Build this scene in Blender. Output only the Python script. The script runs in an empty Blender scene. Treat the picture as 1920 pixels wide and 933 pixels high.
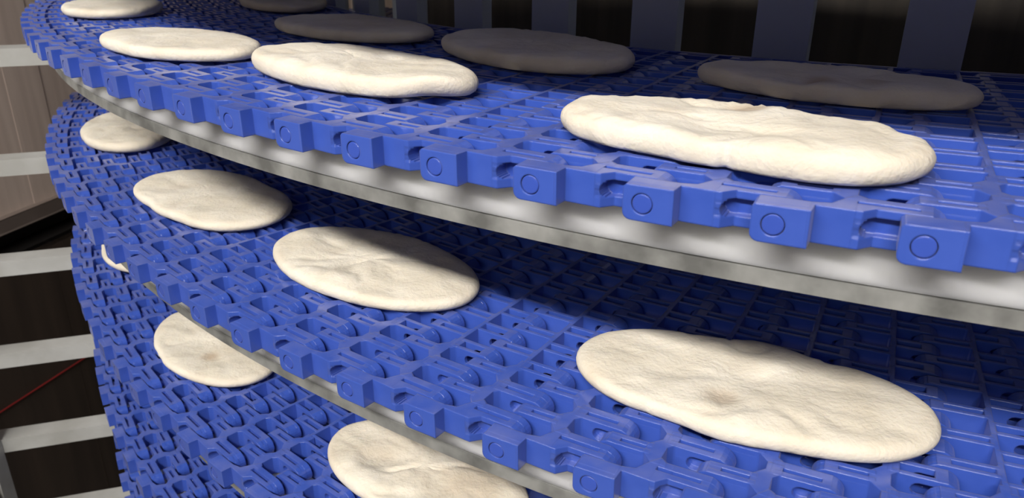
import bpy, bmesh, math, random
from mathutils import Vector, Matrix, noise
from mathutils.geometry import tessellate_polygon
random.seed(3)
SC = bpy.context.scene
COL = SC.collection
PI = math.pi
EYE = 1.75                                   # height of the photographer's eye above the floor

# ------------------------------------------------------------------ camera
F_PX, PITCH, ROLL = 1504.28, 0.40926, 0.00831
cam_data = bpy.data.cameras.new('camera'); cam = bpy.data.objects.new('camera', cam_data); COL.objects.link(cam)
cam_data.sensor_width = 36; cam_data.lens = F_PX / 1920 * 36
cam_data.clip_start = .02; cam_data.clip_end = 40
cp, sp, cr, sr = math.cos(PITCH), math.sin(PITCH), math.cos(ROLL), math.sin(ROLL)
fwd = Vector((0, cp, -sp)); r0 = Vector((1, 0, 0)); u0 = Vector((0, sp, cp))
right = cr * r0 + sr * u0; up = -sr * r0 + cr * u0
m = Matrix.Identity(4)
for i in range(3):
    m[i][0], m[i][1], m[i][2] = right[i], up[i], -fwd[i]
m[2][3] = EYE
cam.matrix_world = m
cam_data.dof.use_dof = True; cam_data.dof.focus_distance = .46; cam_data.dof.aperture_fstop = 20
SC.camera = cam

# ------------------------------------------------------------------ world, lamps, exposure
world = bpy.data.worlds.new('hall_air'); SC.world = world; world.use_nodes = True
bg = world.node_tree.nodes['Background']
bg.inputs[0].default_value = (1, .86, .70, 1); bg.inputs[1].default_value = .085
SC.view_settings.view_transform = 'Standard'; SC.view_settings.look = 'None'
SC.view_settings.gamma = 1; SC.view_settings.use_curve_mapping = False
SC.view_settings.exposure = 0.5
LAMP_POS = Vector((-1.00, -.94, EYE + 1.38)); LAMP_YAW = math.radians(145); LAMP_LEN = 2.8
LAMP_W = 96
FILL_POS = Vector((-2.13, -2.57, EYE + 1.46))
def area(name, pos, target, sx, sy, power, color, yaw=None):
    l = bpy.data.lights.new(name, 'AREA'); l.shape = 'RECTANGLE'; l.size = sx; l.size_y = sy
    l.energy = power; l.color = color
    o = bpy.data.objects.new(name, l); COL.objects.link(o)
    z = (pos - target).normalized(); x = Vector((math.cos(yaw), math.sin(yaw), 0))
    x = (x - x.dot(z) * z).normalized(); y = z.cross(x)
    mm = Matrix.Identity(4)
    for i in range(3): mm[i][0], mm[i][1], mm[i][2], mm[i][3] = x[i], y[i], z[i], pos[i]
    o.matrix_world = mm
    return o
area('ceiling_lamp_light', LAMP_POS, Vector((-.15, .55, EYE - .2)), LAMP_LEN, .20, LAMP_W, (1, .97, .92), LAMP_YAW)
area('far_fill_light', FILL_POS, Vector((-.15, .55, EYE - .2)), 3.2, .35, 9, (1, .96, .9), LAMP_YAW)  # low fill added to brighten the rail side and back-row breads

# ------------------------------------------------------------------ spiral constants (metres, fitted)
CX, CY, R0 = .73054, 1.55223, 1.42397        # axis of the tower, radius of the belt's outer edge
Z1, K, P = -.09168 + EYE, .022428, .140937   # height of the top tier in front, climb per radian, tier spacing
PITCH_M = .0508
DTH = PITCH_M / R0
PHASE = {0: -1.98672, 1: -2.06786, 2: -2.29178}
RAD = {0: R0, 1: R0 + .0050, 2: R0 + .0055}
def tier_r(j): return RAD.get(j, R0 + (.0055 if j > 0 else 0))
def zt(th, j): return Z1 + K * (th + PI / 2) - j * P
def th_of(x, y):
    t = math.atan2(y - CY, x - CX)
    return t - 2 * PI if t > PI / 2 else t

# ------------------------------------------------------------------ helpers
def link(name, me, parent=None, mat=None):
    o = bpy.data.objects.new(name, me); COL.objects.link(o)
    if parent: o.parent = parent
    if mat and me: me.materials.append(mat)
    return o
def empty(name, loc, label, cat, group=None):
    o = bpy.data.objects.new(name, None); COL.objects.link(o); o.location = loc; o.empty_display_size = .05
    o['label'] = label; o['category'] = cat
    if group: o['group'] = group
    return o
def tag(o, label, cat, group=None):
    o['label'] = label; o['category'] = cat
    if group: o['group'] = group
    return o
class MB:
    def __init__(s): s.v = []; s.f = []; s.sm = []
    def add(s, vs, fs, smooth=False):
        n = len(s.v); s.v += [tuple(v) for v in vs]
        s.f += [tuple(i + n for i in f) for f in fs]; s.sm += [smooth] * len(fs)
    def box(s, a, b):
        x0, y0, z0 = a; x1, y1, z1 = b
        v = [(x, y, z) for z in (z0, z1) for y in (y0, y1) for x in (x0, x1)]
        s.add(v, [(0, 2, 3, 1), (4, 5, 7, 6), (0, 1, 5, 4), (2, 6, 7, 3), (0, 4, 6, 2), (1, 3, 7, 5)])
    def bar(s, p, q, w, h, upv=Vector((0, 0, 1))):
        p, q = Vector(p), Vector(q); d = (q - p).normalized()
        a = d.cross(upv).normalized(); b = a.cross(d)
        v = [c + sx * a * w / 2 + sy * b * h / 2 for c in (p, q) for sx, sy in ((-1, -1), (1, -1), (1, 1), (-1, 1))]
        s.add(v, [(3, 2, 1, 0), (4, 5, 6, 7), (0, 1, 5, 4), (1, 2, 6, 5), (2, 3, 7, 6), (3, 0, 4, 7)])
    def prism(s, poly, lo, hi, ax, hole=None):
        """poly in 2D; ax='h': plan (u,w) extruded in height; ax='w': side (u,h) extruded across"""
        def P3(p, t): return (p[0], p[1], t) if ax == 'h' else (p[0], t, p[1])
        area2 = sum(a[0] * b[1] - b[0] * a[1] for a, b in zip(poly, poly[1:] + poly[:1]))
        if area2 < 0: poly = poly[::-1]
        loops = [poly] + ([hole] if hole else [])
        flat = [p for l in loops for p in l]; n = len(flat)
        tri = tessellate_polygon([[Vector((p[0], p[1], 0)) for p in l] for l in loops])
        fs = []
        for t in tri:
            a, b, c = (flat[i] for i in t)
            ccw = (b[0]-a[0])*(c[1]-a[1]) - (b[1]-a[1])*(c[0]-a[0]) > 0
            t = tuple(t) if ccw else tuple(t[::-1])
            fs.append(tuple(i + n for i in t)); fs.append(t[::-1])
        k = len(poly)
        for i in range(k): j = (i + 1) % k; fs.append((i, j, j + n, i + n))
        if hole:
            h = len(hole); ar = sum(a[0] * b[1] - b[0] * a[1] for a, b in zip(hole, hole[1:] + hole[:1]))
            for i in range(h):
                j = (i + 1) % h; q = (k + i, k + j, k + j + n, k + i + n)
                fs.append(q[::-1] if ar > 0 else q)
        if ax == 'w': fs = [f[::-1] for f in fs]
        s.add([P3(p, lo) for p in flat] + [P3(p, hi) for p in flat], fs)
    def tube(s, p, q, r, n=10, r2=None):
        p, q = Vector(p), Vector(q); d = (q - p).normalized()
        a = d.orthogonal().normalized(); b = d.cross(a); r2 = r if r2 is None else r2
        v = [c + rr * (math.cos(2*PI*i/n) * a + math.sin(2*PI*i/n) * b) for c, rr in ((p, r), (q, r2)) for i in range(n)]
        s.add(v, [(i, (i+1) % n, (i+1) % n + n, i + n) for i in range(n)], True)
        s.add(v, [tuple(range(n))[::-1], tuple(range(n, 2*n))])
    def mesh(s, name, scale=1):
        me = bpy.data.meshes.new(name); me.from_pydata([tuple(c * scale for c in v) for v in s.v], [], s.f)
        me.polygons.foreach_set('use_smooth', s.sm); me.update(); return me
    def build(s, name, mat, parent=None, scale=1):
        return link(name, s.mesh(name, scale), parent, mat)

# ------------------------------------------------------------------ materials
def nodes(name):
    mt = bpy.data.materials.new(name); mt.use_nodes = True; nt = mt.node_tree
    return mt, nt, nt.nodes['Principled BSDF'], nt.nodes.new, nt.links.new
def noise_mix(nt, new, lk, coord, scale, c1, c2, lo=.35, hi=.65, detail=4, stretch=None):
    tc = new('ShaderNodeTexCoord'); n = new('ShaderNodeTexNoise'); n.inputs['Scale'].default_value = scale
    n.inputs['Detail'].default_value = detail
    if stretch:
        mp = new('ShaderNodeMapping'); mp.inputs['Scale'].default_value = stretch
        lk(tc.outputs[coord], mp.inputs[0]); lk(mp.outputs[0], n.inputs['Vector'])
    else: lk(tc.outputs[coord], n.inputs['Vector'])
    mr = new('ShaderNodeMapRange'); mr.inputs[1].default_value = lo; mr.inputs[2].default_value = hi
    lk(n.outputs['Fac'], mr.inputs[0])
    mx = new('ShaderNodeMix'); mx.data_type = 'RGBA'
    mx.inputs['A'].default_value = (*c1, 1); mx.inputs['B'].default_value = (*c2, 1)
    lk(mr.outputs[0], mx.inputs['Factor'])
    return mx, n, mr
def mat_simple(name, c1, c2, scale, rough, metal=0, bump=0, stretch=None, coord='Object', spec=.5):
    mt, nt, bs, new, lk = nodes(name)
    mx, n, mr = noise_mix(nt, new, lk, coord, scale, c1, c2, stretch=stretch)
    lk(mx.outputs['Result'], bs.inputs['Base Color'])
    bs.inputs['Roughness'].default_value = rough; bs.inputs['Metallic'].default_value = metal
    bs.inputs['Specular IOR Level'].default_value = spec
    if bump:
        b = new('ShaderNodeBump'); b.inputs['Strength'].default_value = bump; b.inputs['Distance'].default_value = .001
        lk(n.outputs['Fac'], b.inputs['Height']); lk(b.outputs[0], bs.inputs['Normal'])
    return mt
def blue_plastic(name, c1, c2):
    mt, nt, bs, new, lk = nodes(name)
    mx, n, mr = noise_mix(nt, new, lk, 'Object', 60, c1, c2, .3, .75)
    lk(mx.outputs['Result'], bs.inputs['Base Color'])
    bs.inputs['Roughness'].default_value = .19
    bs.inputs['Specular IOR Level'].default_value = .75
    # flour dust on upward faces; its grey also paints in the wall's glancing reflection
    ge = new('ShaderNodeNewGeometry'); sx = new('ShaderNodeSeparateXYZ'); lk(ge.outputs['True Normal'], sx.inputs[0])
    r1 = new('ShaderNodeMapRange'); r1.inputs[1].default_value = .93; r1.inputs[2].default_value = .99; lk(sx.outputs['Z'], r1.inputs[0])
    n3 = new('ShaderNodeTexNoise'); n3.inputs['Scale'].default_value = 55; n3.inputs['Detail'].default_value = 6
    lk(ge.outputs['Position'], n3.inputs['Vector'])
    r2 = new('ShaderNodeMapRange'); r2.inputs[1].default_value = .38; r2.inputs[2].default_value = .72; r2.inputs[3].default_value = .01; r2.inputs[4].default_value = .17
    lk(n3.outputs['Fac'], r2.inputs[0])
    mu = new('ShaderNodeMath'); mu.operation = 'MULTIPLY'; lk(r1.outputs[0], mu.inputs[0]); lk(r2.outputs[0], mu.inputs[1])
    dm = new('ShaderNodeMix'); dm.data_type = 'RGBA'; dm.inputs['B'].default_value = (.42, .39, .44, 1)
    lk(mu.outputs[0], dm.inputs['Factor']); lk(mx.outputs['Result'], dm.inputs['A']); lk(dm.outputs['Result'], bs.inputs['Base Color'])
    bs.inputs['Sheen Weight'].default_value = .12; bs.inputs['Sheen Tint'].default_value = (1, .93, .95, 1); bs.inputs['Sheen Roughness'].default_value = .4
    bv = new('ShaderNodeBevel'); bv.samples = 4; bv.inputs['Radius'].default_value = .0010
    lk(bv.outputs[0], bs.inputs['Normal'])
    return mt
M_BLUE = blue_plastic('blue_acetal', (.038, .086, .42), (.050, .102, .46))
M_PIN = blue_plastic('blue_pin', (.036, .080, .42), (.045, .09, .45))
M_WHITE = mat_simple('white_polyethylene', (.78, .78, .77), (.72, .72, .70), 14, .35)
_b = M_WHITE.node_tree.nodes['Principled BSDF']; _b.inputs['Subsurface Weight'].default_value = 1
_b.inputs['Subsurface Radius'].default_value = (.022, .022, .02); _b.inputs['Subsurface Scale'].default_value = 1
M_GAP = mat_simple('shadow_gap_dark', (.03, .03, .03), (.04, .04, .04), 20, .8)
M_STEEL = mat_simple('worn_steel', (.50, .50, .48), (.22, .22, .21), 38, .42, .5, .2)
M_ARM = mat_simple('grey_painted_steel', (.50, .50, .48), (.40, .395, .37), 18, .45, 0, .1)
M_DRUM = mat_simple('drum_bar_plastic', (.58, .63, .72), (.48, .53, .62), 8, .5)
M_CORE = mat_simple('drum_core', (.055, .045, .036), (.024, .02, .017), 7, .45, 0, 0, (6, 6, .35))
M_WALL = mat_simple('brown_wall_panel', (.66, .54, .47), (.56, .45, .39), 9, .55, 0, .1, (5, 5, .3))
M_DARK = mat_simple('dark_machine_side', (.020, .018, .018), (.03, .026, .025), 6, .5)
M_FLANGE = mat_simple('brown_flange', (.30, .24, .21), (.25, .20, .175), 10, .5)
M_LOWER = mat_simple('dark_brown_cladding', (.06, .043, .033), (.040, .029, .023), 5, .5, 0, 0, (5, 5, .3))
M_FLOOR = mat_simple('hall_floor', (.16, .15, .14), (.12, .11, .105), 4, .5)
M_CEIL = mat_simple('hall_ceiling', (.55, .54, .52), (.50, .49, .47), 3, .8)
M_RED = mat_simple('red_cable', (.30, .02, .02), (.22, .015, .015), 10, .5)
M_TUBE, _nt, _bs, _n, _l = nodes('lamp_diffuser')
_bs.inputs['Emission Color'].default_value = (1, .97, .92, 1); _bs.inputs['Emission Strength'].default_value = 6

def bread(name, dim):
    mt, nt, bs, new, lk = nodes(name)
    a, na, _ = noise_mix(nt, new, lk, 'Object', 28, (.80, .735, .62), (.70, .625, .50), .35, .7)
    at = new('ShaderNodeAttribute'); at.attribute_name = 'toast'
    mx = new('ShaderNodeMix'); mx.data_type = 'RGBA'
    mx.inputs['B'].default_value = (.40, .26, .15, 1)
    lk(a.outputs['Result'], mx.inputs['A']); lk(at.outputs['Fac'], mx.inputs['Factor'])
    lk(mx.outputs['Result'], bs.inputs['Base Color'])
    bs.inputs['Roughness'].default_value = .9; bs.inputs['Specular IOR Level'].default_value = .12
    bs.inputs['Subsurface Weight'].default_value = .15; bs.inputs['Subsurface Radius'].default_value = (.006, .004, .002)
    bs.inputs['Subsurface Scale'].default_value = .5
    tc = new('ShaderNodeTexCoord')
    n1 = new('ShaderNodeTexNoise'); n1.inputs['Scale'].default_value = 420; n1.inputs['Detail'].default_value = 3
    n2 = new('ShaderNodeTexNoise'); n2.inputs['Scale'].default_value = 70; n2.inputs['Detail'].default_value = 5
    n2.inputs['Distortion'].default_value = .8
    lk(tc.outputs['Object'], n1.inputs['Vector']); lk(tc.outputs['Object'], n2.inputs['Vector'])
    b1 = new('ShaderNodeBump'); b1.inputs['Strength'].default_value = .7; b1.inputs['Distance'].default_value = .0006
    b2 = new('ShaderNodeBump'); b2.inputs['Strength'].default_value = .45; b2.inputs['Distance'].default_value = .0022
    lk(n1.outputs['Fac'], b1.inputs['Height']); lk(n2.outputs['Fac'], b2.inputs['Height'])
    lk(b2.outputs[0], b1.inputs['Normal']); lk(b1.outputs[0], bs.inputs['Normal'])
    return mt
M_BREAD = bread('white_flatbread', 0)

# ------------------------------------------------------------------ the hall: floor, ceiling, walls
def struct(o): o['kind'] = 'structure'; return o
b = MB(); b.box((-4.2, -3.2, -.1), (5, 5.2, 0)); struct(b.build('floor', M_FLOOR))
b = MB(); b.box((-4.2, -3.2, 3.5), (5, 5.2, 3.6)); struct(b.build('ceiling', M_CEIL))
b = MB(); b.box((-4.2, 5.06, 0), (5, 5.2, 3.5)); struct(b.build('wall_back', M_WALL))
def fixture(pos, length, label, aim):
    e = empty('ceiling_lamp', pos, label, 'lamp'); e.rotation_euler = (0, 0, LAMP_YAW)
    L = length / 2
    b = MB(); b.prism([(-.19, .03), (.19, .03), (.10, .10), (-.10, .10)], -L, L, 'h')
    me = b.mesh('housing'); me.transform(Matrix(((0, 0, 1, 0), (1, 0, 0, 0), (0, 1, 0, 0), (0, 0, 0, 1)))); link('housing', me, e, M_CEIL)
    for sx in (-.8, .8):
        r = MB(); r.tube((sx * L, 0, .1), (sx * L, 0, 3.5 - pos.z), .006, 6); r.build('hanger', M_ARM, e)
    return e
fixture(LAMP_POS, LAMP_LEN, 'long ceiling lamp hanging in front of the spiral, above the photographer', 0)
fixture(FILL_POS, 3.2, 'added unseen fill lamp farther out in the hall behind the photographer', 0)  # fixture body made up to go with the added fill light
# side wall of the cooling enclosure: plank panels above, a flange, a dark gap and dark cladding below
WO = Vector((-1.204, 1.752, 0)); WA = math.atan2(.954, .30)
b = MB(); b.box((-.48, .055, EYE - .74), (3.2, .10, 3.1)); wall = struct(b.build('wall_left', M_WALL))
wall.location = WO; wall.rotation_euler = (0, 0, WA)
pm = MB(); pm.prism([(-.0498, .022), (.0498, .022), (.0498, .056), (-.0498, .056)], EYE - .70, 3.1, 'h')
pmesh = pm.mesh('panel'); pmesh.materials.append(M_WALL)
for i in range(36):
    o = link('panel', pmesh, wall); o.location = (-.43 + i * .1, (.0, .0025, .001)[i % 3], 0)
b = MB(); b.box((-.48, .0, EYE - .731), (3.2, .055, EYE - .70)); b.box((-.48, .0, EYE - .735), (3.2, .004, EYE - .70))
o = struct(b.build('trim_1', M_FLANGE)); o.location = WO; o.rotation_euler = (0, 0, WA)
b = MB(); b.box((-.48, .09, 0), (3.2, .12, EYE - .74)); b.box((-.48, .0, EYE - .81), (3.2, .09, EYE - .80)); w2 = struct(b.build('trim_2', M_DARK))
w2.location = WO; w2.rotation_euler = (0, 0, WA)
pl = MB(); pl.box((-.149, 0, .0), (.149, .02, EYE - .80)); plm = pl.mesh('panel'); plm.materials.append(M_LOWER)
for i in range(12):
    o = link('panel', plm, w2); o.location = (-.33 + i * .3, 0, 0)

# ------------------------------------------------------------------ belt module (units: millimetres; u along, w inward, h up)
def arc(cx, cz, r, a0, a1, n):
    return [(cx + r * math.cos(math.radians(a0 + (a1 - a0) * i / n)), cz + r * math.sin(math.radians(a0 + (a1 - a0) * i / n))) for i in range(n + 1)]
H = 15.0
def belt_module():
    b = MB()
    # edge block: face plate with the pin hole, then solid behind
    hole = arc(-14, -7.6, 4.5, 0, 345, 23)
    face = [(-22.2, -1.2), (-21.0, 0), (-2.2, 0), (-2.2, -H)] + arc(-18.7, -11.5, 3.5, -90, -180, 4)
    b.prism(face, 0, 3.2, 'w', hole)
    solid = [(-22.2, -1.2), (-21.0, 0), (-2.2, 0), (-2.2, -H)] + arc(-18.7, -11.5, 3.5, -90, -180, 4)
    b.prism(solid, 3.2, 10.6, 'w')
    # wall and shoulder
    b.prism([(-2.2, .0), (-1.2, .0), (-.8, 7.5), (13, 7.1), (13, 25.5), (8.6, 20), (4.5, 12.2), (-2.2, 10.6)], -H, 0, 'h')
    b.prism([(13, 23), (13, 25.5), (16, 23.4), (16, 22.9)], -H, -.03, 'h')
    # the wall steps inward here and the slot for the next pin starts in the step
    cut = lambda um: [(13, 7.1), (min(um, 15.7), 7.1)] + ([(um, 7.1 + (um - 15.7) * 1.13)] if um > 15.7 else []) + [(um, 15.6), (13, 15.6)]
    b.prism(cut(20.3), -3.3, -.01, 'h'); b.prism(cut(20.3), -H + .01, -10.7, 'h')
    for q in range(10):
        ha = -3.3 - .74 * q; hm = ha - .37
        b.prism(cut(18.9 - math.sqrt(max(0, 3.7 ** 2 - (hm + 7) ** 2))), ha - .74, ha, 'h')
    b.box((13, 18.4, -H + .02), (20.3, 23, -.03)); b.box((13, 15.6, -14.4), (20.3, 18.4, -3.2))
    k = 0; w = 12.0
    while w < 296:
        inner = w > 60
        short = PITCH_M * 1000 * (w + 5) / 1424
        e = 37.5 - short                                      # centre of the arm's rounded end
        wa, wb_ = w, w + 11
        t1, t2 = (2.4, 2.6) if inner else (3.6, 4.6)
        x0 = 12.3 if k else 18.5
        prof = [(x0, -.05), (e + 1.5, -.05)] + arc(e, -7.35, 7.3, 75, -85, 10) + [(e, -H + .06), (x0, -H + .06)]
        s0 = 21.5 if k else 16.2
        slot = arc(e - 1.5, -7.0, 3.6, 85, -85, 6) + (arc(s0 + 3.6, -7.0, 3.6, -95, -265, 6) if k else [])
        if not k: slot = None; prof = [(20.2, -.05), (e + 1.5, -.05)] + arc(e, -7.35, 7.3, 75, -85, 10) + [(e, -H + .06), (20.2, -H + .06), (20.2, -10.6)] + arc(e - 1.5, -7.0, 3.6, -85, 85, 6) + [(20.2, -3.4)]
        b.prism(prof, wa, wa + t1, 'w', slot)
        b.prism(prof, wb_ - t2, wb_, 'w', slot)
        plug = [(e - (2.5 if not inner else 4), -.05), (e + 1.5, -.05)] + arc(e, -7.35, 7.3, 75, -85, 10) + [(e - 3, -H + .06)]
        b.prism(plug, wa + t1, wb_ - t2, 'w')
        if k: b.box((11, wa + .2, -H + .1), (13 if inner else 15, wb_ - .2, -.1))
        if not inner:                                        # grooved, with a floor
            b.box((12 if k else 14, wa + 3.4, -14.4), (e, wb_ - 4.4, -3.2))
        # spine cell between this arm and the next
        c0 = w + 11
        if k < 2:
            b.prism([(8.6, c0 - 3), (3.2, c0 + 3), (3.2, c0 + 10.5), (8.6, c0 + 16.5), (8.6, c0 + 22.2), (16, c0 + 22.2), (16, c0 + 15),
                     (12.6, c0 + 11.2), (12.6, c0 + 2.6), (16, c0 - .5), (16, c0 - 3)], -H + .5, -.02, 'h')
        else:
            lo = -3 if k == 2 else -11
            b.prism([(10, c0 + lo), (10, c0 + 1.5), (9, c0 + 2.6), (9, c0 + 11), (10, c0 + 12.5), (10, c0 + 14.2), (12.6, c0 + 14.2), (12.6, c0 + lo)], -H + .5, -.02 if inner else 0, 'h')
        # knuckle reaching back to the pin
        kw0, kw1 = c0 + 2.6, c0 + 11.2
        kt = 2.3 if inner else 2.9
        kx = 10.5 if inner else 6
        kp = [(kx, -.05), (-16.2, -.05)] + arc(-14.2, -7.35, 7.3, 105, 265, 10) + [(kx, -H + .06)]
        b.prism(kp, kw0, kw0 + kt, 'w'); b.prism(kp, kw1 - kt, kw1, 'w')
        b.prism([(-10, -.05), (-16.2, -.05)] + arc(-14.2, -7.35, 7.3, 105, 265, 10) + [(-10, -H + .06)], kw0 + kt, kw1 - kt, 'w')
        if not inner: b.box((-12, kw0 + .4, -14.5), (6, kw1 - .4, -3.4))
        w += 25.2; k += 1
    # inner edge rail of the module
    b.prism([(-20, w - 1), (30, w - 1), (30, w + 3), (-20, w + 3)], -H, 0, 'h')
    return b, w + 3
bm_mod, BELT_W = belt_module()
MOD = bm_mod.mesh('belt_row', .001); MOD.materials.append(M_BLUE)
pb = MB()
pb.tube((-14, BELT_W - 2, -7.6), (-14, 3, -7.6), 2.9, 10)
n = 24                                                      # flat head with a slight dimple
ring = lambda r, w: [(-14 + r * math.cos(2*PI*i/n), w, -7.6 + r * math.sin(2*PI*i/n)) for i in range(n)]
rs = [(4.12, 3.1), (4.12, .35), (3.95, .18), (2, .14)]
vs = [v for r, w in rs for v in ring(r, w)]
fs = []
for a in range(len(rs) - 1):
    for i in range(n):
        j = (i + 1) % n; fs.append((a*n + i, a*n + j, (a+1)*n + j, (a+1)*n + i))
fs.append(tuple((len(rs)-1)*n + i for i in range(n)))
pb.add(vs, fs, False)
PIN = pb.mesh('hinge_pin', .001); PIN.materials.append(M_PIN)
print('module tris', sum(len(p.vertices) - 2 for p in MOD.polygons), 'width', BELT_W)

TIER_WORDS = {-1: 'blue plastic belt tier out of view above the top breads',
              0: 'topmost blue modular belt tier, carrying two rows of flatbreads',
              1: 'second blue belt tier from the top, with the large bread at lower right',
              2: 'third blue belt tier from the top, with two half hidden breads beneath the second',
              3: 'fourth blue belt tier from the top, empty, at lower left',
              4: 'fifth blue belt tier from the top, a strip at bottom left',
              5: 'lowest blue belt tier at the bottom left corner of the spiral'}
RANGES = {-1: (-215, -70), 0: (-222, -84), 1: (-218, -88), 2: (-214, -92), 3: (-214, -96), 4: (-214, -100), 5: (-214, -104)}
slope = K / R0
for j in range(-1, 6):
    R = tier_r(j); ph = PHASE.get(j, -2.05 - .083 * j)
    a0, a1 = (math.radians(v) for v in RANGES[j])
    e = empty('conveyor_belt', (CX, CY, Z1 - j * P), TIER_WORDS[j], 'conveyor belt')
    n0 = math.ceil((a0 - ph) / DTH); n1 = math.floor((a1 - ph) / DTH)
    for i in range(n0, n1 + 1):
        th = ph + i * DTH
        # local axes: u = direction of growing theta, w = towards the tower axis
        U = Vector((-math.sin(th), math.cos(th), slope)).normalized(); W = Vector((-math.cos(th), -math.sin(th), 0))
        N = U.cross(W)
        mm = Matrix.Identity(4)
        for a in range(3): mm[a][0], mm[a][1], mm[a][2] = U[a], W[a], N[a]
        p = Vector((R * math.cos(th), R * math.sin(th), K * (th + PI / 2)))
        for a in range(3): mm[a][3] = p[a]
        row = link('belt_row', MOD, e); row.matrix_local = mm
        pin = link('hinge_pin', PIN, row)

# ------------------------------------------------------------------ guide rails under each tier
def helix_strip(name, j, rin, rout, ztop, zbot, mat, parent, a0, a1, step=.75):
    n = int((a1 - a0) / step); v = []; f = []
    for i in range(n + 1):
        th = math.radians(a0 + (a1 - a0) * i / n); z = K * (th + PI / 2)
        for r, h in ((rout, zbot), (rout, ztop), (rin, ztop), (rin, zbot)):
            v.append((r * math.cos(th), r * math.sin(th), z + h))
    for i in range(n):
        a = i * 4
        for k in range(4):
            l = (k + 1) % 4; f.append((a + k, a + l, a + 4 + l, a + 4 + k)[::-1])
    f += [(0, 1, 2, 3), (n*4+3, n*4+2, n*4+1, n*4)]
    b = MB(); b.add(v, f); return b.build(name, mat, parent)
RW = {-1: 'rail under the belt tier above the picture', 0: 'white topped steel rail bending under the topmost belt tier',
      1: 'white topped steel rail under the second belt tier', 2: 'steel and white rail glimpsed under the third belt tier',
      3: 'rail under the fourth belt tier, mostly hidden', 4: 'rail under the fifth belt tier, hidden by blocks', 5: 'rail under the lowest belt tier'}
for j in range(-1, 6):
    R = tier_r(j) - .020
    e = empty('guide_rail', (CX, CY, Z1 - j * P), RW[j], 'rail')
    a0, a1 = RANGES[j]
    helix_strip('wear_strip', j, R - .030, R, -.0155, -.0338, M_WHITE, e, a0, a1)
    helix_strip('shadow_gap', j, R - .030, R - .0012, -.0338, -.0345, M_GAP, e, a0, a1)  # dark strip standing in for the shaded gap between plastic and steel
    helix_strip('steel_flat', j, R - .040, R + .0004, -.0345, -.0420, M_STEEL, e, a0, a1)
    helix_strip('inner_wear_strip', j, R0 - BELT_W * .001 + .01, R0 - BELT_W * .001 + .03, -.0155, -.0420, M_WHITE, e, a0, a1)

# ------------------------------------------------------------------ frame: post and radial arms at the left
FR = empty('support_frame', (-.83, .975, 0), 'grey steel support frame with stacked arms at the left edge', 'frame')
FO = Vector((-.83, .975, 0))
for j in range(-1, 6):
    z = EYE - .172 - j * P
    p = Vector((-.782, .979, z - .012)); q = Vector((-.30, 1.127, z - .012))
    b = MB(); b.bar(p - FO, q - FO, .030, .022); b.build('arm', M_ARM, FR)
b = MB(); b.box((-.01, -.03, 0), (.078, -.004, EYE + .25)); b.build('post', M_ARM, FR)
b = MB(); b.box((-.04, -.10, 0), (.14, .09, .012)); b.build('base_plate', M_ARM, FR)
b = MB(); b.prism([(.03, EYE - .56), (.13, EYE - 1.06), (.03, EYE - 1.06)], -.051, -.045, 'w'); b.build('gusset', M_FLANGE, FR)

# ------------------------------------------------------------------ drum in the middle
DR = empty('drum', (CX, CY, 0), 'dark central drum with upright grey bars behind the belts', 'drum')
RB = R0 - BELT_W * .001 - .012
bb = MB(); bb.prism([(-.0195, 0), (.0195, 0), (.0195, -.012), (.015, -.016), (-.015, -.016), (-.0195, -.012)], EYE - 1.15, EYE + .55, 'h')
BAR = bb.mesh('drum_bar'); BAR.materials.append(M_DRUM)
for i in range(69):
    th = math.radians(-114.1 + i * 360 / 69)
    o = link('drum_bar', BAR, DR); o.location = (RB * math.cos(th), RB * math.sin(th), 0); o.rotation_euler = (0, 0, th - PI / 2)
def ringmesh(name, r0_, r1_, z0, z1, mat, parent, n=72):
    b = MB(); v = []; f = []
    for i in range(n):
        a = 2*PI*i/n
        for r, z in ((r1_, z0), (r1_, z1), (r0_, z1), (r0_, z0)): v.append((r*math.cos(a), r*math.sin(a), z))
    for i in range(n):
        a, c = i*4, ((i+1) % n)*4
        for k in range(4):
            l = (k+1) % 4; f.append((a+k, c+k, c+l, a+l))
    b.add(v, f); return b.build(name, mat, parent)
ringmesh('drum_core', .90, .93, .0, EYE + .6, M_CORE, DR)
ringmesh('drum_hoop', RB - .045, RB - .018, EYE - 1.13, EYE - 1.09, M_DRUM, DR)
ringmesh('drum_hoop', RB - .045, RB - .018, EYE + .48, EYE + .52, M_DRUM, DR)

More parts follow.
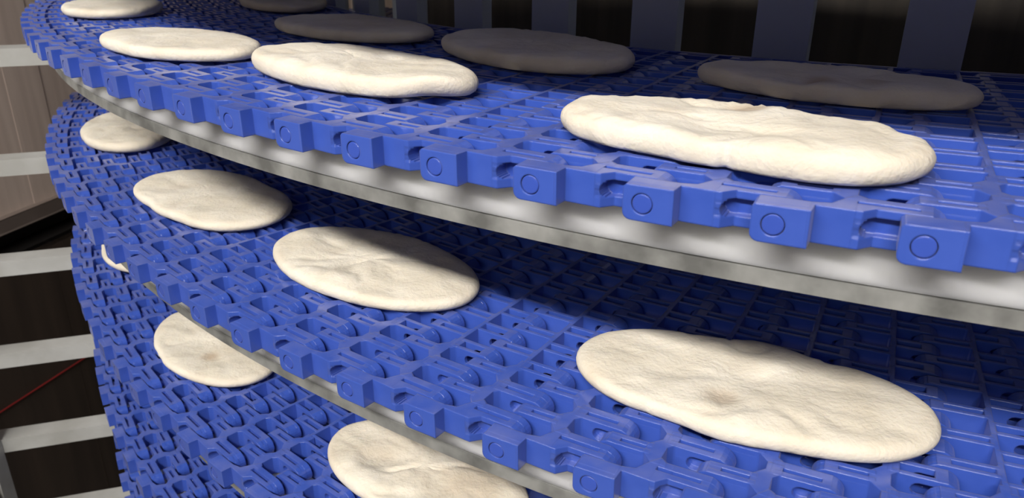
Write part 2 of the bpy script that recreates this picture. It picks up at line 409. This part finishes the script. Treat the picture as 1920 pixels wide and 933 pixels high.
# ------------------------------------------------------------------ flatbreads
def pita(j, c, coef, label, T=.010, seed=0, dents=(), toast=(), lifts=(), notch=(), crimp=.5, rough=1.0, group=None):
    thc = th_of(*c); base = Vector((c[0], c[1], zt(thc, j)))
    def rad(phi):
        d = 0
        for nx, ny, dep, wid in notch:
            a_ = math.atan2(ny - c[1], nx - c[0]) - phi; a_ = (a_ + PI) % (2 * PI) - PI
            d += dep * math.exp(-(a_ / wid) ** 2)
        return rad0(phi) - d
    def rad0(phi):
        if coef[0] == 'oval':
            _, a_, b_, t_ = coef; cc, ss = math.cos(phi - t_), math.sin(phi - t_)
            r = a_ * b_ / math.hypot(b_ * cc, a_ * ss)
            return r + .0022 * noise.noise(Vector((math.cos(phi)*1.3, math.sin(phi)*1.3, seed * 1.7))) + .0006 * noise.noise(Vector((math.cos(phi)*5, math.sin(phi)*5, seed)))
        r = coef[0]
        for m_ in range(1, (len(coef) - 1) // 2 + 1):
            r += coef[2*m_-1] * math.cos(m_*phi) + coef[2*m_] * math.sin(m_*phi)
        r += .0006 * noise.noise(Vector((math.cos(phi)*5, math.sin(phi)*5, seed)))
        return r
    prof = [(.30, .0008, 0), (.60, .0008, 0), (.80, .0006, 0), (.90, .0008, 0), (.955, .06, 1), (.982, .18, 1), (.997, .36, 1), (1.0, .50, 1), (.997, .62, 1), (.986, .75, 1), (.968, .855, 1),
            (.945, .925, 1), (.915, .972, 1), (.88, 1.0, 1), (.84, 1.02, 1), (.79, 1.03, 1), (.73, 1.03, 1), (.66, 1.02, 1), (.58, 1.01, 1), (.49, 1.0, 1), (.40, 1, 1), (.30, 1, 1), (.20, 1, 1), (.10, 1, 1)]
    n = 128; v = []; tv = []
    def surf(x, y, h, s, phi, top):
        X, Y = base.x + x, base.y + y
        th = th_of(X, Y); z = zt(th, j) - base.z + h + .0012
        t = 0
        if top:
            q = Vector((x * 22, y * 22, seed * 3.1))
            d = (noise.noise(q) * .0020 + noise.noise(q * 2.3) * .0011) * rough
            rdg = abs(noise.noise(q * 1.4 + Vector((7, 3, 1))))
            d -= max(0, .16 - rdg) / .16 * .0011 * rough
            d += noise.noise(q * 6) * .00035 * rough
            edge = min(1, max(0, (1 - s) / .25)); d *= .25 + .75 * edge
            cr_ = math.exp(-((s - .93) / .07) ** 2)
            d += crimp * cr_ * .0011 * (noise.noise(Vector((math.cos(phi) * 9, math.sin(phi) * 9, seed + 9))) - .8 * sum(math.exp(-((((math.atan2(ny - c[1], nx - c[0]) - phi + PI) % (2 * PI)) - PI) / wid) ** 2) for nx, ny, dep, wid in notch))
            for dx, dy, amp, rr in dents:
                g = math.exp(-((X - dx) ** 2 + (Y - dy) ** 2) / rr ** 2); d += amp * g
            z += d * min(1, h / T)
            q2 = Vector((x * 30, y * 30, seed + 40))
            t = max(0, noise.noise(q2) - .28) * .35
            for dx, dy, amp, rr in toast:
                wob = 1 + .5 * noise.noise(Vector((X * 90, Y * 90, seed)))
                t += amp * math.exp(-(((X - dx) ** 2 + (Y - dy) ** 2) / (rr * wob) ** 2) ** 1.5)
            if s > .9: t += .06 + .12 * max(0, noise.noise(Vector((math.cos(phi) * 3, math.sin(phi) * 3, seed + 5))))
        for dx, dy, amp, rr in lifts:
            z += amp * math.exp(-((X - dx) ** 2 + (Y - dy) ** 2) / rr ** 2)
        return (x, y, z), min(1, t)
    p0, t0 = surf(0, 0, 0, 0, 0, False); v.append(p0); tv.append(0)
    for s, h, top in prof:
        for i in range(n):
            phi = 2 * PI * i / n; r = rad(phi) * s
            p_, t_ = surf(r * math.cos(phi), r * math.sin(phi), h * T, s, phi, top); v.append(p_); tv.append(t_)
    p1, t1 = surf(0, 0, T, 0, 0, True); v.append(p1); tv.append(t1)
    f = [(0, 1 + (i + 1) % n, 1 + i) for i in range(n)]
    L = len(prof)
    for a in range(L - 1):
        for i in range(n):
            k = (i + 1) % n; f.append((1 + a*n + i, 1 + a*n + k, 1 + (a+1)*n + k, 1 + (a+1)*n + i))
    f += [(1 + (L-1)*n + i, 1 + (L-1)*n + (i+1) % n, len(v) - 1) for i in range(n)]
    me = bpy.data.meshes.new('flatbread'); me.from_pydata(v, [], f)
    me.polygons.foreach_set('use_smooth', [True] * len(f))
    at = me.attributes.new('toast', 'FLOAT', 'POINT'); at.data.foreach_set('value', tv)
    o = link('flatbread', me, None, M_BREAD); o.location = base
    return tag(o, label, 'flatbread', group or 'flatbreads travelling on the spiral belt')
def oval(c, a, b_, yaw=0):
    """an oval lying along the belt, turned by yaw"""
    return ('oval', a, b_, th_of(*c) + PI / 2 + yaw)
pita(0, (.0985, .3533), [.05697, .0002, .00028, .00598, -.02085, -.00225, -.00009, -.00376, -.00443, .00102, .00024],
     'bright front flatbread at the right of the top tier, its near edge notched', T=.0125, seed=1, rough=1.25, crimp=1.4,
     dents=[(.108, .384, -.0030, .014), (.090, .351, -.0022, .016), (.137, .318, .0015, .03), (.08, .295, -.0022, .007), (.05, .37, .001, .02)],
     toast=[(.113, .382, .55, .010)], lifts=[(.08, .293, .002, .008)],
     notch=[(.080, .293, .0032, .07), (.112, .292, .0012, .04), (.152, .34, .0, .04), (.036, .36, .0010, .05), (.030, .375, .0008, .04), (.044, .345, .0008, .04)])
pita(1, (.1249, .3633), [.06466, .00006, -.00031, .01445, -.0179, -.00015, .00046, -.00145, -.0064, .0005, -.00025],
     'large flatbread with a dented brown spot at lower right on the second tier', T=.0105, seed=2, rough=1.25,
     dents=[(.110, .350, -.0032, .011), (.125, .366, -.002, .014), (.166, .360, -.0022, .014), (.143, .379, .002, .012), (.095, .375, -.001, .012), (.189, .353, -.0015, .01)],
     toast=[(.108, .349, .42, .009)], notch=[(.062, .345, .0012, .05), (.11, .32, .0006, .05), (.10, .425, .0014, .05), (.128, .425, .0012, .04), (.205, .395, .0014, .04)])
pita(0, (-.1014, .5179), oval((-.1014, .5179), .100, .041, -.02),
     'bright flatbread with a wavy raised edge at the middle of the top tier', T=.013, seed=3, lifts=[(-.047, .433, .008, .018)], dents=[(-.11, .53, .0015, .03)])
pita(0, (-.2623, .6387), oval((-.2623, .6387), .088, .043, .18),
     'smooth oval flatbread on the top tier, left of the wavy edged one', T=.010, seed=4, rough=.6)
pita(0, (-.438, .907), oval((-.438, .907), .080, .050), 'flatbread cut off by the top edge of the picture, upper left', T=.010, seed=5, rough=.6)
pita(0, (-.1445, .729), oval((-.145, .729), .094, .045, .12),
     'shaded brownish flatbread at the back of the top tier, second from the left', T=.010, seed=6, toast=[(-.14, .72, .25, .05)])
pita(0, (.013, .5958), oval((.0128, .5958), .091, .050, -.25),
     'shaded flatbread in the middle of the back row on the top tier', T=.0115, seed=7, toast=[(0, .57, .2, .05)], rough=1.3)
pita(0, (.183, .466), oval((.183, .466), .079, .034, -.12), 'shaded flatbread at the right end of the back row, before the drum bars', T=.011, seed=8,
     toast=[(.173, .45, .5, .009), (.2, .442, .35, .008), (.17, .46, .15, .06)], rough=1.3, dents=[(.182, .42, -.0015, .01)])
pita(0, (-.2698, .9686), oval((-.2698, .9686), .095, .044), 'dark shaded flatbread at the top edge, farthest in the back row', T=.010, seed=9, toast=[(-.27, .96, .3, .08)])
pita(1, (-.4514, .9182), oval((-.4514, .9182), .093, .050), 'far flatbread partly behind the top rail on the second tier, left', T=.012, seed=10,
     dents=[(-.486, .953, -.002, .02), (-.432, .906, -.002, .016)])
pita(1, (-.2702, .6782), [.06901, .00018, .0004, .00206, -.02293, -.0005, .00018, -.00384, -.00132, .00057, .0005],
     'clean round-ended flatbread on the second tier, middle left', T=.0095, seed=11, rough=.7)
pita(1, (-.1013, .5263), oval((-.1012, .5263), .0935, .050, .034),
     'wrinkled flatbread in the centre of the second tier', T=.0105, seed=12, rough=1.4, dents=[(-.111, .505, -.0012, .01), (-.068, .514, .001, .015)])
pita(2, (-.4516, .9073), oval((-.4516, .9073), .087, .050), 'flatbread showing only a thin sliver under the second tier, far left', T=.010, seed=13)
pita(2, (-.2786, .6607), oval((-.2786, .6607), .087, .050), 'flatbread with a brown spot on the third tier, half under the second', T=.0095, seed=14,
     toast=[(-.274, .631, .6, .007)], dents=[(-.29, .65, -.0018, .02), (-.306, .667, .0012, .01)])
pita(2, (-.0629, .47), oval((-.0629, .47), .088, .046), 'browned wrinkled flatbread at the bottom edge, on the third tier', T=.011, seed=15, rough=2.0,
     toast=[(-.03, .45, .30, .025), (-.085, .49, .12, .03)], dents=[(-.09, .475, -.002, .012)])

# ------------------------------------------------------------------ red cable clipped along the dark lower cladding
b = MB(); b.tube((-.44, -.006, EYE - 1.147), (2.4, -.006, EYE - 1.147), .0022, 8)
o = b.build('cable', M_RED); o.location = WO; o.rotation_euler = (0, 0, WA)
tag(o, 'thin red cable running along the dark cladding at lower left', 'cable')
